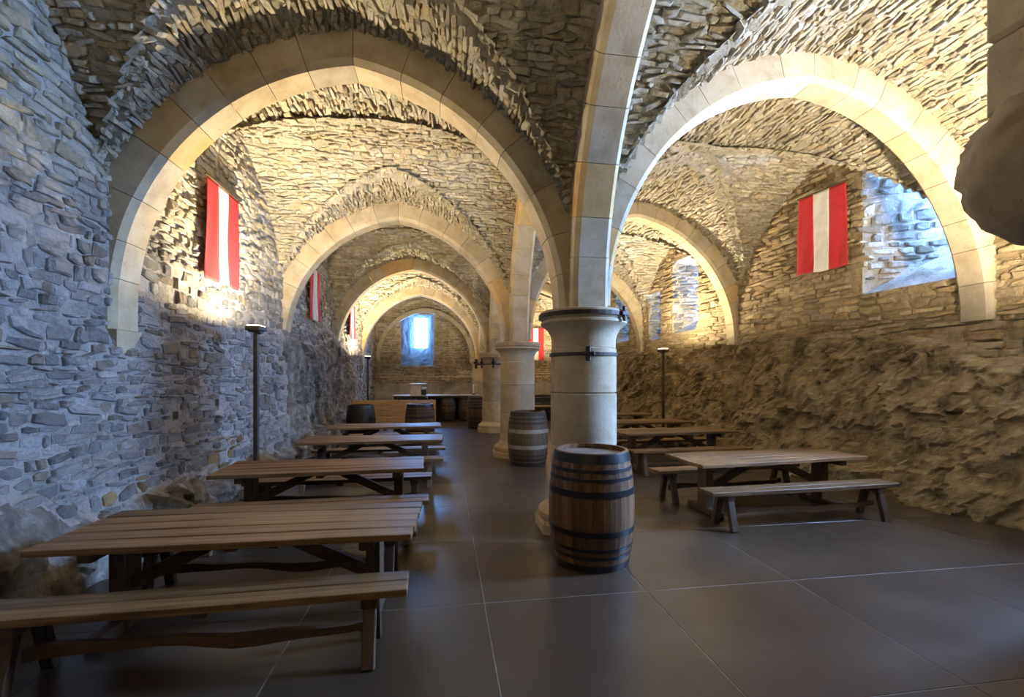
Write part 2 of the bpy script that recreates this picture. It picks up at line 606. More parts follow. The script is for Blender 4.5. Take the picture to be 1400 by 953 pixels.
# ---- walls
def lin(a, b, step, extra=()):
    g = list(np.linspace(a, b, max(2, int(round((b - a) / step)) + 1)))
    extra = sorted(set(extra))                         # a grid line on each opening edge
    g = [x for x in g if all(abs(x - e) > .45 * step for e in extra)] + extra
    return np.array(sorted(set(g)))
def in_open(u, v, ops, m=0.0):
    r = np.zeros(len(u), bool)
    for o in ops: r |= (u > o[0] - m) & (u < o[1] + m) & (v > o[2] - m) & (v < o[3] + m)
    return r
def edge_fade(ops):
    def f(u, v):
        d = np.full(len(u), 9.0)
        for (a, b, c, e) in ops:
            dx = np.maximum(np.maximum(a - u, u - b), 0)
            dz = np.maximum(np.maximum(c - v, v - e), 0)
            d = np.minimum(d, np.hypot(dx, dz))
        return sstep(0, .12, d)
    return f

# left wall
HOLES = [(5.94, 6.06, 2.76, 2.90), (6.95, 7.06, 2.66, 2.76), (5.94, 6.06, 1.18, 1.28), (6.95, 7.06, 1.28, 1.38)]
def rock_left(y, z):
    q = np.stack([y, z, np.zeros_like(y)], 1)
    top = 2.55 + .5 * fbm(q, .5, 3, 71)
    far = sstep(8.9, 10.2, y + .5 * fbm(q, .8, 3, 72)) * (1 - sstep(15.5, 17.0, y))
    near = sstep(.75, .35, z + .35 * fbm(q, 1.3, 3, 73) + .28 * np.clip(y - 4.2, 0, 2))
    low = sstep(.45, .2, z + .2 * fbm(q, 1.5, 3, 74))
    return np.maximum(np.maximum(far * sstep(top + .25, top - .25, z), near), low)
def disp_left(p):
    r = rock_left(p[:, 1], p[:, 2])
    base = .035 * fbm(p, 1.1, 3, 1) + .030 * fbm(p, 5.0, 5, 2, .6)
    q = p * np.array([1, 1.0, .75])
    rk = .12 + .12 * fbm(q, 1.1, 4, 3, .55, True) + .12 * facets(q, 1.1, 4) + .07 * facets(q, 2.6, 5) + .035 * facets(q, 6.0, 6) + .22 * np.clip(.8 - p[:, 2], 0, 1)
    return base * (1 - r) + rk * r
def P_left(u, v): return np.stack([np.full_like(u, XL), u, v], 1)
hole_u = [x for h in HOLES for x in h[:2]]
hole_v = [x for h in HOLES for x in h[2:]]
wl = grid_surface('wall_left', P_left, False, lin(YF, YK, .046, hole_u), lin(-.05, ZT, .046, hole_v), disp_left, 'mortar_grey',
                  facekeep=lambda u, v, F, p: ~in_open(u, v, HOLES), fade=edge_fade(HOLES),
                  matfn=lambda u, v: np.where(rock_left(u, v) > .5, 1, 0), mats=['rock_grey'])
tag(wl, kind='structure')
for (a, b, c, d) in HOLES:                             # putlog holes: small sockets running into the masonry
    bm = box_bm((XL - .15, (a + b) / 2, (c + d) / 2), (.30, b - a, d - c))
    bmesh.ops.delete(bm, geom=[f for f in bm.faces if f.calc_center_median().x > XL - .01], context='FACES')
    obj('putlog_hole', bm_mesh('putlog_hole', bm, 'mortar_grey'), wl)
st = Stones()
def clear_of(u, v, l, h, ops):
    r = np.zeros(len(u), bool)
    for o in ops: r |= (u + l / 2 > o[0]) & (u - l / 2 < o[1]) & (v + h / 2 > o[2]) & (v - h / 2 < o[3])
    return ~r
keepL = lambda u, v, l, h: clear_of(u, v, l, h, HOLES) & (rock_left(u, v) < .5) & (v < 5.9)
lay(st, P_left, False, (1.2, 8.2), (.0, 3.0), (.034, .115), (.10, .38), (.002, .046), .012, col_left, keepL, disp_left, rot=.11, wob=.3)
lay(st, P_left, False, (1.2, 8.2), (3.0, 5.8), (.05, .11), (.12, .34), (.008, .045), .006, col_left, keepL, disp_left, rot=.11, wob=.3)
lay(st, P_left, False, (8.2, YK), (.0, 5.8), (.075, .15), (.18, .42), (.012, .05), .011, col_left, keepL, disp_left, rot=.11, wob=.3)
st.emit(wl, 300)

# right wall with window niches
NICHE_D = 1.45
#        y0    y1    z0    z1    slit y0,y1,z0,z1
NICHES = [(5.30, 6.65, 3.08, 5.30, 5.35, 5.95, 3.95, 4.95),
          (11.1, 12.3, 2.95, 5.00, 11.3, 11.8, 3.75, 4.75),
          (12.95, 13.65, 2.85, 4.30, 13.05, 13.45, 3.45, 4.1),
          (15.0, 16.0, 2.95, 4.90, 15.2, 15.7, 3.75, 4.65),
          (2.75, 4.15, 2.40, 5.00, 2.8, 4.1, 2.9, 4.8)]
OPS = [n[:4] for n in NICHES]
def rock_right(y, z):
    q = np.stack([y, z, np.zeros_like(y)], 1)
    top = 2.45 + .30 * fbm(q, .6, 3, 81) - .75 * sstep(6.6, 4.4, y)
    return sstep(top + .16, top - .16, z)
def disp_right(p):
    r = rock_right(p[:, 1], p[:, 2])
    base = .035 * fbm(p, 1.1, 3, 11) + .022 * fbm(p, 5.0, 4, 12)
    ca, sa = math.cos(.7), math.sin(.7)
    q = np.stack([p[:, 0], p[:, 1] * ca - p[:, 2] * sa, (p[:, 1] * sa + p[:, 2] * ca) * 1.45], 1)
    bul = .78 * np.clip(1 - p[:, 2] / 2.5, 0, 1) ** 1.25
    rk = bul + .05 + .15 * fbm(q, .95, 4, 13, .55, True) + .12 * fbm(p, .5, 2, 14) + .15 * facets(q, .75, 16) + .085 * facets(q, 2.0, 17) + .035 * facets(q, 5.0, 18)
    return base * (1 - r) + rk * r + bul * .55 * (1 - r)
def P_right(u, v): return np.stack([xr(u), u, v], 1)
wr = grid_surface('wall_right', P_right, True, lin(YF, YK, .042, [x for o in OPS for x in o[:2]]), lin(-.05, ZT, .042, [x for o in OPS for x in o[2:]]),
                  disp_right, 'mortar_tan', facekeep=lambda u, v, F, p: ~in_open(u, v, OPS), fade=edge_fade(OPS),
                  matfn=lambda u, v: np.where(rock_right(u, v) > .5, 1, 0), mats=['rock_tan'])
tag(wr, kind='structure')
st = Stones()
keepR = lambda u, v, l, h: (~in_open(u, v, OPS, .03)) & (rock_right(u, v) < .5)
lay(st, P_right, True, (2.6, 10.0), (.3, 5.9), (.055, .12), (.16, .5), (.006, .06), .009, col_right, keepR, disp_right, rot=.05, wob=.25, ugap=.3)
lay(st, P_right, True, (10.0, YK), (1.2, 5.9), (.07, .13), (.2, .5), (.012, .06), .009, col_right, keepR, disp_right, rot=.05, wob=.25, ugap=.3)

def portal(loc, rot, sx, sy):
    l = bpy.data.lights.new('daylight_portal', 'AREA')
    l.shape = 'RECTANGLE'
    l.size, l.size_y = sx, sy
    l.cycles.is_portal = True
    o = bpy.data.objects.new('daylight_portal', l)
    o.location = loc
    o.rotation_euler = rot
    link(o)
DAYLIGHT_BOOST = {0: 130.0, 4: 950.0}                        # watts of lamps added in these windows to boost the sky light
def daylight_boost(loc, rot, sx, sy, watts):
    l = bpy.data.lights.new('daylight_boost', 'AREA')
    l.shape = 'RECTANGLE'
    l.size, l.size_y = sx, sy
    l.energy = watts
    l.color = (.35, .56, 1.0)
    o = bpy.data.objects.new('daylight_boost', l)
    o.location = loc
    o.rotation_euler = rot
    link(o)
def col_jamb(p): return pal(p, GREY, [4, 4, 4, 2, 3], 91) * .95
for k, (y0, y1, z0, z1, s0, s1, t0, t1) in enumerate(NICHES):
    x0a, x0b = float(xr(y0)), float(xr(y1))
    X1 = float(xr((y0 + y1) / 2)) + NICHE_D
    inner = [(x0a, y0, z0), (x0b, y1, z0), (x0b, y1, z1), (x0a, y0, z1)]
    outer = [(X1, s0, t0), (X1, s1, t0), (X1, s1, t1), (X1, s0, t1)]
    V, F = [], []
    NS = 9
    for i in range(4):                                 # sill, far jamb, head, near jamb as fine grids
        a, b, c, d = map(np.array, (inner[i], inner[(i + 1) % 4], outer[(i + 1) % 4], outer[i]))
        o0 = len(V)
        for r in range(NS + 1):
            for q in range(NS + 1):
                f, g = r / NS, q / NS
                w = a * (1 - f) * (1 - g) + b * f * (1 - g) + c * f * g + d * (1 - f) * g
                if 0 < r < NS and 0 < q < NS: w = w + rng.uniform(-.02, .02, 3)
                V.append(tuple(w))
        for r in range(NS):
            for q in range(NS):
                j = o0 + r * (NS + 1) + q
                F.append((j, j + 1, j + NS + 2, j + NS + 1))
    wn = obj('window_%d' % (k + 1), mesh_np('window', V, F, 'mortar_grey'))
    tag(wn, kind='structure')
    sj = Stones()
    def PJ(u, v, y1=y1, s1=s1, x0=x0b, X1=X1):
        f = u / NICHE_D
        return np.stack([x0 + (X1 - x0) * f, y1 + (s1 - y1) * f, v], 1)
    def keepJ(u, v, l, h, z0=z0, z1=z1, t0=t0, t1=t1):
        f = u / NICHE_D
        return (f > .03) & (f < .97) & (v - h / 2 > z0 + (t0 - z0) * f) & (v + h / 2 < z1 + (t1 - z1) * f + .02)
    lay(sj, PJ, False, (0.02, NICHE_D - .1), (z0, z1), (.07, .13), (.16, .42), (.015, .05), .012, col_jamb, keepJ, None, rot=.03, wob=.03)
    sj.emit(wn, 120 if k == 0 else 0)
    if k in DAYLIGHT_BOOST:
        daylight_boost((X1 + .02, (s0 + s1) / 2, (t0 + t1) / 2), (0, math.pi / 2, 0), t1 - t0, s1 - s0, DAYLIGHT_BOOST[k])
    else:
        portal((X1 + .01, (s0 + s1) / 2, (t0 + t1) / 2), (0, math.pi / 2, 0), t1 - t0, s1 - s0)
st.emit(wr, 300)

# back wall with the slit window
BX0, BX1, BZ0, BZ1 = -2.02, -.50, 2.22, 4.66
def disp_back(p): return .04 * fbm(p, 1.2, 3, 21) + .03 * fbm(p, 4.5, 4, 22) + (.3 + .2 * fbm(p, 1.0, 5, 23, .55, True)) * sstep(2.0, 1.5, p[:, 2] + .35 * fbm(p, .7, 3, 24))
def P_back(u, v): return np.stack([u, np.full_like(u, YK), v], 1)
BOP = [(BX0, BX1, BZ0, BZ1)]
wb = grid_surface('wall_back', P_back, False, lin(XL - .2, 6.4, .09, [BX0, BX1]), lin(-.05, ZT, .09, [BZ0, BZ1]), disp_back, 'mortar_grey',
                  facekeep=lambda u, v, F, p: ~in_open(u, v, BOP), fade=edge_fade(BOP))
tag(wb, kind='structure')
st = Stones()
lay(st, P_back, False, (XL, 6.2), (1.4, 5.8), (.08, .15), (.18, .45), (.012, .05), .012, col_right, lambda u, v, l, h: ~in_open(u, v, BOP, .08), disp_back)
st.emit(wb, 0)
bs = (-1.47, -.86, 3.15, 4.62)
V, F = [], []
inner = [(BX0, YK, BZ0), (BX1, YK, BZ0), (BX1, YK, BZ1), (BX0, YK, BZ1)]
outer = [(bs[0], YK + 1.2, bs[2]), (bs[1], YK + 1.2, bs[2]), (bs[1], YK + 1.2, bs[3]), (bs[0], YK + 1.2, bs[3])]
NS = 8
for i in range(4):
    a, b, c, d = map(np.array, (inner[i], inner[(i + 1) % 4], outer[(i + 1) % 4], outer[i]))
    o0 = len(V)
    for r in range(NS + 1):
        for q in range(NS + 1):
            f, g = r / NS, q / NS
            w = a * (1 - f) * (1 - g) + b * f * (1 - g) + c * f * g + d * (1 - f) * g
            if 0 < r < NS and 0 < q < NS: w = w + rng.uniform(-.03, .03, 3)
            V.append(tuple(w))
    for r in range(NS):
        for q in range(NS):
            j = o0 + r * (NS + 1) + q
            F.append((j, j + 1, j + NS + 2, j + NS + 1))
wn = obj('window_6', mesh_np('window', V, F, 'slate_dark'))
tag(wn, kind='structure')
portal(((bs[0] + bs[1]) / 2, YK + 1.21, (bs[2] + bs[3]) / 2), (-math.pi / 2, 0, 0), bs[1] - bs[0], bs[3] - bs[2])

# entrance wall behind the viewer
wf = obj('wall_front', box_mesh('wall_front', (2.3, YF - .2, ZT / 2), (11.6, .4, ZT), 'mortar_grey', 0))
tag(wf, kind='structure')

# short cross wall by the entrance that carries the corbel and its rib
ws = obj('wall_stub', box_mesh('wall_stub', (5.75, 2.2, 3.1), (3.2, .6, 6.3), 'mortar_tan', 0))
tag(ws, kind='structure')
st = Stones()
any_ok = lambda u, v, l, h: (u > .02) & (v > .05)
lay(st, lambda u, v: np.stack([4.15 + u, np.full_like(u, 1.9), v], 1), False, (.05, 2.6), (.05, 5.6), (.06, .13), (.16, .45), (.008, .04), .009, col_right, any_ok, None, rot=.05, wob=.03)
lay(st, lambda u, v: np.stack([np.full_like(u, 4.15), 2.5 - u, v], 1), False, (.1, .55), (.05, 5.6), (.06, .13), (.14, .3), (.004, .02), .008, col_right, lambda u, v, l, h: (u - l / 2 > 0) & (u + l / 2 < .6), None, rot=.03, wob=.0)
st.emit(ws, 0)

# ---- vaults
def arc_setup(x0, x1, h):
    s = (x1 - x0) / 2
    R = (h * h + s * s) / (2 * s)
    return s, R
def arc_point(tau, x0, x1, zs, h, e):
    """tau 0..1 left arc spring to apex, 1..2 apex to right spring"""
    s, R = arc_setup(x0, x1, h)
    th = np.arccos(np.clip((R - s) / (R + e), -1, 1))
    left = tau <= 1
    t = np.where(left, tau, 2 - tau) * th
    x = np.where(left, x0 + R - (R + e) * np.cos(t), x1 - R + (R + e) * np.cos(t))
    return x, zs + (R + e) * np.sin(t)
def arc_height(x, x0, x1, zs, h, e):
    s, R = arc_setup(x0, x1, h)
    mid = (x0 + x1) / 2
    c = np.where(x < mid, x0 + R, x1 - R)
    return zs + np.sqrt(np.clip((R + e) ** 2 - (x - c) ** 2, 0, None))
def span(aisle, y):
    if aisle == 'L': return np.full_like(np.asarray(y, float), XL + .06), np.full_like(np.asarray(y, float), XC - .33)
    return np.full_like(np.asarray(y, float), XC + .33), xr(y) - .06
ceil = empty('ceiling')
tag(ceil, kind='structure')
st = Stones()
def disp_v(p): return .03 * fbm(p, 1.3, 3, 61) + .025 * fbm(p, 6.0, 4, 62)
for aisle in 'LR':
    par = A_L if aisle == 'L' else A_R
    xa, xb = (XL - .12, XC + .02) if aisle == 'L' else (XC - .02, 7.6)
    for b in range(len(YB) - 1):
        ya, yb = YB[b], YB[b + 1]
        by0, by1 = ya + .33, yb - .33
        lo, hi = max(ya, YF - .1), min(yb, YK + .1)
        def zA(x, y): 
            x0, x1 = span(aisle, y)
            return arc_height(x, x0, x1, par['zs'], par['h'], E_OFF)
        def zB(y): return arc_height(y, by0, by1, B_P['zs'], b_rise(b), E_OFF)
        s_, R_ = arc_setup(*(float(q) for q in span(aisle, (ya + yb) / 2)), par['h'])
        LA = (R_ + E_OFF) * math.acos((R_ - s_) / (R_ + E_OFF))
        sb, Rb = arc_setup(by0, by1, b_rise(b))
        LB = (Rb + E_OFF) * math.acos((Rb - sb) / (Rb + E_OFF))
        def PA(u, v):                                  # u along the hall, v along the profile
            x0, x1 = span(aisle, u)
            x, z = arc_point(v / LA, x0, x1, par['zs'], par['h'], E_OFF)
            return np.stack([x, u, z], 1)
        def PB(u, v):                                  # u across the hall, v along the profile
            y, z = arc_point(v / LB, by0, by1, B_P['zs'], b_rise(b), E_OFF)
            return np.stack([u, y, z], 1)
        near = b in (1, 2)
        stp = .07 if near else .11
        def inside_x(p): return (p[:, 0] > xa) & (p[:, 0] < np.where(aisle == 'L', xb, xr(p[:, 1]) + .12))
        def keepfA(u, v, F, p):
            c = p[F].mean(1)
            return (zB(c[:, 1]) < c[:, 2] + .09) & inside_x(c)
        def keepfB(u, v, F, p):
            c = p[F].mean(1)
            return (zA(c[:, 0], c[:, 1]) < c[:, 2] + .09) & inside_x(c) & (c[:, 1] < YK + .1) & (c[:, 1] > YF - .1)
        grid_surface('vault_web', PA, False, lin(lo, hi, stp), np.concatenate([lin(0, LA, stp), lin(LA, 2 * LA, stp)[1:]]), disp_v, 'mortar_vault', ceil, keepfA)
        grid_surface('vault_web', PB, True, lin(xa, xb, stp), np.concatenate([lin(0, LB, stp), lin(LB, 2 * LB, stp)[1:]]), disp_v, 'mortar_vault', ceil, keepfB)
        if b == 0: continue
        sc = 1.0 if near else 1.45
        def keepA(u, v, l, h):
            c = PA(u, v)
            return (np.abs(v - LA) < LA) & (zB(c[:, 1]) < c[:, 2] + .01) & inside_x(c) & (c[:, 2] > par['zs'] + .1)
        def keepB(u, v, l, h):
            c = PB(u, v)
            return (np.abs(v - LB) < LB) & (zA(c[:, 0], c[:, 1]) < c[:, 2] + .01) & inside_x(c) & (c[:, 1] < YK) & (c[:, 2] > B_P['zs'] + .1)
        lay(st, PA, False, (lo, hi), (.02, 2 * LA - .02), (.04 * sc, .075 * sc), (.10 * sc, .30 * sc), (.004, .05), .005, col_vault, keepA, disp_v, rot=.17, wob=.12, ugap=.8)
        lay(st, PB, True, (xa, xb), (.02, 2 * LB - .02), (.04 * sc, .075 * sc), (.10 * sc, .30 * sc), (.004, .05), .005, col_vault, keepB, disp_v, rot=.17, wob=.12, ugap=.8)
st.emit(ceil, 300)

# ================================================================== ARCHES
NARCH = 0
def arch(name, label, to3d, x0, x1, zs, h, thick, width, chamfer, drop0, drop1, pals, seg=.46, t_lo=0.0, t_hi=1.0, group=None):
    """pointed arch of separate voussoirs; to3d maps (along, height, across) to the hall"""
    global NARCH
    NARCH += 1
    root = empty('trim_%d' % NARCH, to3d((x0 + x1) / 2, zs, 0))
    tag(root, label, kind='structure')
    s, R = arc_setup(x0, x1, h)
    th = math.acos((R - s) / R)
    La = R * th
    tot = drop0 + 2 * La + drop1
    def at(d):
        """distance along the soffit -> point, outward direction"""
        if d < drop0: return (x0, zs - (drop0 - d)), (-1, 0)
        d -= drop0
        if d <= La:
            t = d / R
            return (x0 + R - R * math.cos(t), zs + R * math.sin(t)), (-math.cos(t), math.sin(t))
        d -= La
        if d <= La:
            t = th - d / R
            return (x1 - R + R * math.cos(t), zs + R * math.sin(t)), (math.cos(t), math.sin(t))
        d -= La
        return (x1, zs - d), (1, 0)
    # joints, symmetric about the apex
    joints = [0.0]
    half0 = drop0 + La
    n0 = max(2, round(half0 / seg))
    cut = [half0 * (k + (0 if k in (0, n0) else rng.uniform(-.15, .15))) / n0 for k in range(n0 + 1)]
    half1 = La + drop1
    n1 = max(2, round(half1 / seg))
    cut += [half0 + half1 * (k + (0 if k == n1 else rng.uniform(-.15, .15))) / n1 for k in range(1, n1 + 1)]
    hw = width / 2
    prof = [(0, -hw + chamfer), (chamfer, -hw), (thick, -hw), (thick, hw), (chamfer, hw), (0, hw - chamfer)]
    np_ = len(prof)
    O = root.location
    for a, b in zip(cut[:-1], cut[1:]):
        V, F = [], []
        g = .003
        ns = 5
        off = rng.uniform(-.003, .003)
        ww = rng.uniform(.985, 1.01)
        for k in range(ns + 1):
            d = a + g + (b - a - 2 * g) * k / ns
            (x, z), (nx, nz) = at(d)
            apex = abs(d - half0) < .012
            for (r, w) in prof:
                rr = r + (off if r < thick else 0)
                if apex: q = (x, zs + math.sqrt((R + rr) ** 2 - (R - s) ** 2))
                else: q = (x + nx * rr, z + nz * rr)
                p = to3d(q[0], q[1], w * ww)
                V.append(tuple(Vector(p) - O))
        for k in range(ns):
            for i in range(np_):
                j = (i + 1) % np_
                F.append((k * np_ + i, k * np_ + j, (k + 1) * np_ + j, (k + 1) * np_ + i))
        F.append(tuple(reversed(range(np_))))
        F.append(tuple(ns * np_ + i for i in range(np_)))
        me = mesh_np('voussoir', V, F, pals[int(rng.choice(len(pals), p=[.45, .3, .1, .15]))])
        bm = bmesh.new()
        bm.from_mesh(me)
        bmesh.ops.recalc_face_normals(bm, faces=bm.faces)
        bm.to_mesh(me)
        bm.free()
        obj('voussoir', me, root)
    return root
PALS = ['limestone_pale', 'limestone_warm', 'limestone_ochre', 'limestone_grey']
ORD = ['first', 'second', 'third', 'fourth']
for i, y in enumerate(YB[2:6]):
    ya = y + .08
    arch('stone_arch', 'pale stone arch from left wall to the %s column from the entrance' % ORD[i],
         lambda a, z, w, ya=ya: (a, ya + w, z), XL + .06, XC - .30, A_L['zs'], A_L['h'], .38, .40, .055, .24, .0, PALS, group='transverse arches of the left aisle')
    x1 = float(xr(ya)) - .06
    arch('stone_arch', 'pale stone arch from the %s column from the entrance to right wall' % ORD[i],
         lambda a, z, w, ya=ya: (a, ya + w, z), XC + .30, x1, A_R['zs'], A_R['h'], .38, .40, .055, .0, .06, PALS, group='transverse arches of the right aisle')
for y in YB[2:6]:                                      # tapering stones on which the arches rest at the left wall
    V = [(XL - .1, -.19, 0), (XL + .075, -.19, 0), (XL + .075, .19, 0), (XL - .1, .19, 0), (XL - .1, -.10, -.22), (XL + .02, -.10, -.22), (XL + .02, .10, -.22), (XL - .1, .10, -.22)]
    F = [(0, 1, 2, 3), (7, 6, 5, 4), (0, 4, 5, 1), (1, 5, 6, 2), (2, 6, 7, 3), (3, 7, 4, 0)]
    obj('arch_springer', mesh_np('arch_springer', V, F, 'limestone_warm'), wl, (0, y + .08, A_L['zs'] - .243))
for i in range(1, 5):
    arch('stone_arch', ['pale stone arch running back from the first column over the aisle entrance', 'pale stone arch between the first and second column',
                        'pale stone arch between the second and third column', 'pale stone arch between the third and fourth column'][i - 1],
         lambda a, z, w: (XC + w, a, z), YB[i] + .30, YB[i + 1] - .30, B_P['zs'], b_rise(i), .38, .40, .05, .06, .06, PALS, group='arches along the row of columns')
arch('stone_arch', 'pale stone arch from the fourth column to the back wall', lambda a, z, w: (XC + w, a, z), YB[5] + .30, YK + .1, B_P['zs'], B_P['h'] - .1, .38, .40, .05, .06, .06, PALS, group='arches along the row of columns')
arch('stone_arch', 'thin grey wall arch against the back wall around the slit window', lambda a, z, w: (a, YK - .1 + w, z), XL + .25, XC - .35, 2.5, 2.25, .2, .22, .03, .5, .3, ['limestone_grey'] * 4)

# corbel and the rib above it, at the cross wall
def corbel():
    root = empty('stone_corbel', (3.76, 2.32, 2.62))
    tag(root, 'dark rounded stone corbel with rib jutting from cross wall by the entrance', 'corbel')
    V, F = [], []
    n = 20
    prof = [(.06, -.10), (.20, -.06), (.34, .06), (.44, .22), (.50, .40), (.50, .52), (.46, .62), (.36, .72), (.30, .80)]
    fine = []
    for (r0, z0), (r1, z1) in zip(prof[:-1], prof[1:]): fine += [(r0 + (r1 - r0) * f, z0 + (z1 - z0) * f) for f in (0, .34, .67)]
    prof = fine + [prof[-1]]
    n = 48
    for (r, z) in prof:
        for k in range(n):
            a = 2 * math.pi * k / n
            fc = facets(np.array([[math.cos(a) * r, math.sin(a) * r, z]]), 4.5, 90)[0] + .4 * facets(np.array([[math.cos(a) * r, math.sin(a) * r, z]]), 11, 91)[0]
            j = 1 + .07 * fc + .05 * math.sin(3 * a + z * 5) + rng.uniform(-.008, .008)
            V.append((r * j * math.cos(a) * 1.0, r * j * math.sin(a) * .72, z))
    for i in range(len(prof) - 1):
        for k in range(n):
            k2 = (k + 1) % n
            F.append((i * n + k, i * n + k2, (i + 1) * n + k2, (i + 1) * n + k))
    F.append(tuple(reversed(range(n))))
    F.append(tuple((len(prof) - 1) * n + k for k in range(n)))
    obj('bracket', mesh_np('bracket', V, F, 'corbel_stone', smooth=True), root)
    zz = .78
    for k in range(6):
        hgt = .5
        obj('rib_block', box_mesh('rib_block', (-.02 - .0 * k, 0, zz + hgt / 2), (.36, .42, hgt - .006), 'corbel_stone', .03), root)
        zz += hgt
corbel()

# ================================================================== COLUMNS
def column(x, y, label, bands=False, first=False):
    root = empty('stone_column', (x, y, 0))
    tag(root, label, 'column', 'round columns in a row')
    r = .375
    obj('plinth', lathe_mesh('plinth', [(.56, 0), (.56, .10), (.53, .13)], 'limestone_warm', 8, False), root, rot=(0, 0, math.pi / 8))
    obj('base_moulding', lathe_mesh('base_moulding', [(.50, .12), (.52, .16), (.51, .21), (.45, .25), (.41, .28), (.385, .33)], 'limestone_warm', 40), root)
    zs = [.33, .93, 1.52, 2.02]
    for k, (a, b) in enumerate(zip(zs[:-1], zs[1:])):
        rr = r * (1 - .008 * k)
        obj('drum', lathe_mesh('drum', [(rr - .012, a + .002), (rr, a + .014), (rr, b - .014), (rr - .012, b - .002)], ['limestone_pale', 'limestone_grey', 'limestone_pale'][k], 40), root)
    obj('capital', lathe_mesh('capital', [(.36, 2.02), (.362, 2.10), (.375, 2.17), (.41, 2.23), (.46, 2.27), (.485, 2.29), (.485, 2.31), (.47, 2.325), (.49, 2.345), (.49, 2.42), (.475, 2.43)], 'limestone_pale', 40), root)
    if bands:
        for z, rr, w, ang in ((1.945, .375, .018, -100), (2.375, .497, .022, -50)):
            o = obj('iron_band', lathe_mesh('iron_band', [(rr, z - w), (rr + .012, z - w), (rr + .012, z + w), (rr, z + w), (rr, z - w)], 'iron', 40, False, False), root)
            a = math.radians(ang)
            bm = box_bm((0, 0, 0), (.03, .05, .16))
            box_bm((0, 0, 0), (.035, .14, .045), None, bm)
            obj('clasp', bm_mesh('clasp', bm, 'iron', bevel=.008), o, ((rr + .018) * math.cos(a), (rr + .018) * math.sin(a), z), (0, 0, a))
    return root
column(XC, YB[2], 'round pale stone column with two iron bands behind the tall barrel', True)
column(XC, YB[3], 'round stone column behind barrel with pale hoops')
column(XC - .02, YB[4], 'round stone column encircled by the iron candle ring')
column(XC - .06, YB[5], 'round stone column at the end of the dark bar')
column(XC, YB[1], 'round stone column nearest the entrance wall')

# iron candle ring on the third column
def candle_ring():
    root = empty('candle_ring', (XC - .02, YB[4], 2.08))
    tag(root, 'black iron candle ring around a stone column', 'candle holder')
    R = .60
    obj('ring', tube_mesh('ring', [(R * math.cos(a), R * math.sin(a), 0) for a in np.linspace(0, 2 * math.pi, 40, endpoint=False)], .018, 'iron', 8, True), root)
    for a in np.linspace(.3, 2 * math.pi + .3, 4, endpoint=False):
        obj('stay', tube_mesh('stay', [(.36 * math.cos(a), .36 * math.sin(a), -.02), (R * math.cos(a), R * math.sin(a), 0)], .012, 'iron', 6), root)
    cup = lathe_mesh('cup', [(.012, -.13), (.03, -.1), (.022, -.06), (.03, 0), (.06, .04), (.062, .07), (.03, .08), (.028, .16), (.02, .165)], 'iron', 12)
    for a in np.linspace(.15, 2 * math.pi + .15, 10, endpoint=False):
        obj('candle_cup', cup, root, (R * math.cos(a), R * math.sin(a), 0))
candle_ring()

# ================================================================== FLOODLIGHT POSTS
def flood_falloff(l):
    l.use_nodes = True
    t = l.node_tree
    e = t.nodes['Emission']
    f = t.nodes.new('ShaderNodeLightFalloff')
    f.inputs['Strength'].default_value = 1.0
    f.inputs['Smooth'].default_value = 1.8
    t.links.new(f.outputs['Quadratic'], e.inputs['Strength'])
def lamp(x, y, label, side, h=2.30, power=1.0, shields=()):
    """side +1: wall on the +x side"""
    root = empty('floodlight_post', (x, y, 0))
    tag(root, label, 'lamp', 'floodlight posts along the walls')
    obj('base_plate', box_mesh('base_plate', (0, 0, .01), (.32, .32, .02), 'lamp_metal', .004), root)
    obj('pole', box_mesh('pole', (0, 0, h / 2), (.06, .06, h), 'lamp_metal', .006), root)
    obj('bracket', box_mesh('bracket', (-.02 * side, 0, h + .02), (.10, .05, .05), 'lamp_metal', .006), root)
    bm = box_bm((0, 0, h + .075), (.20, .26, .07))
    hd = obj('lamp_head', bm_mesh('lamp_head', bm, 'lamp_metal', bevel=.012), root)
    obj('glass', box_mesh('glass', (0, 0, h + .113), (.16, .22, .008), 'lamp_glass', 0), hd)
    for k in range(3):
        obj('cooling_fin', box_mesh('cooling_fin', (-.06 + .06 * k, 0, h + .032), (.012, .2, .02), 'lamp_metal', 0), hd)
    for (dx, dy) in shields:                           # added upright plate, out of view, cutting low light toward the near arch
        obj('added_shield', box_mesh('added_shield', (dx * .105, dy * .135, h + .115), (.008 if dx else .22, .008 if dy else .28, .12), 'lamp_metal', 0), hd)
    l = bpy.data.lights.new('flood', 'AREA')
    l.shape = 'RECTANGLE'
    l.size, l.size_y = .15, .21
    l.energy = LAMP_W * power
    l.color = LAMP_COL
    flood_falloff(l)
    lo = bpy.data.objects.new('flood', l)
    lo.location = (0, 0, h + .122)
    lo.rotation_euler = (math.pi, 0, 0)
    link(lo, root)
lamp(-2.62, 6.85, 'dark floodlight post below the striped flag in the first lit left bay', -1, power=1.1)
lamp(-2.62, 16.3, 'thin floodlight post by left wall near the pine settle', -1, power=1.3)
lamp(5.55, 10.92, 'dark floodlight post against rocky right wall', 1)
lamp(5.9, 3.05, 'floodlight post beside the short cross wall', 1, power=1.5, shields=((-1, 0),))
lamp(-2.62, -1.9, 'floodlight post in the entrance bay by left wall', -1, power=.75, shields=((0, 1),))
lamp(5.0, 19.8, 'floodlight post in the rear corner of the right aisle', 1)

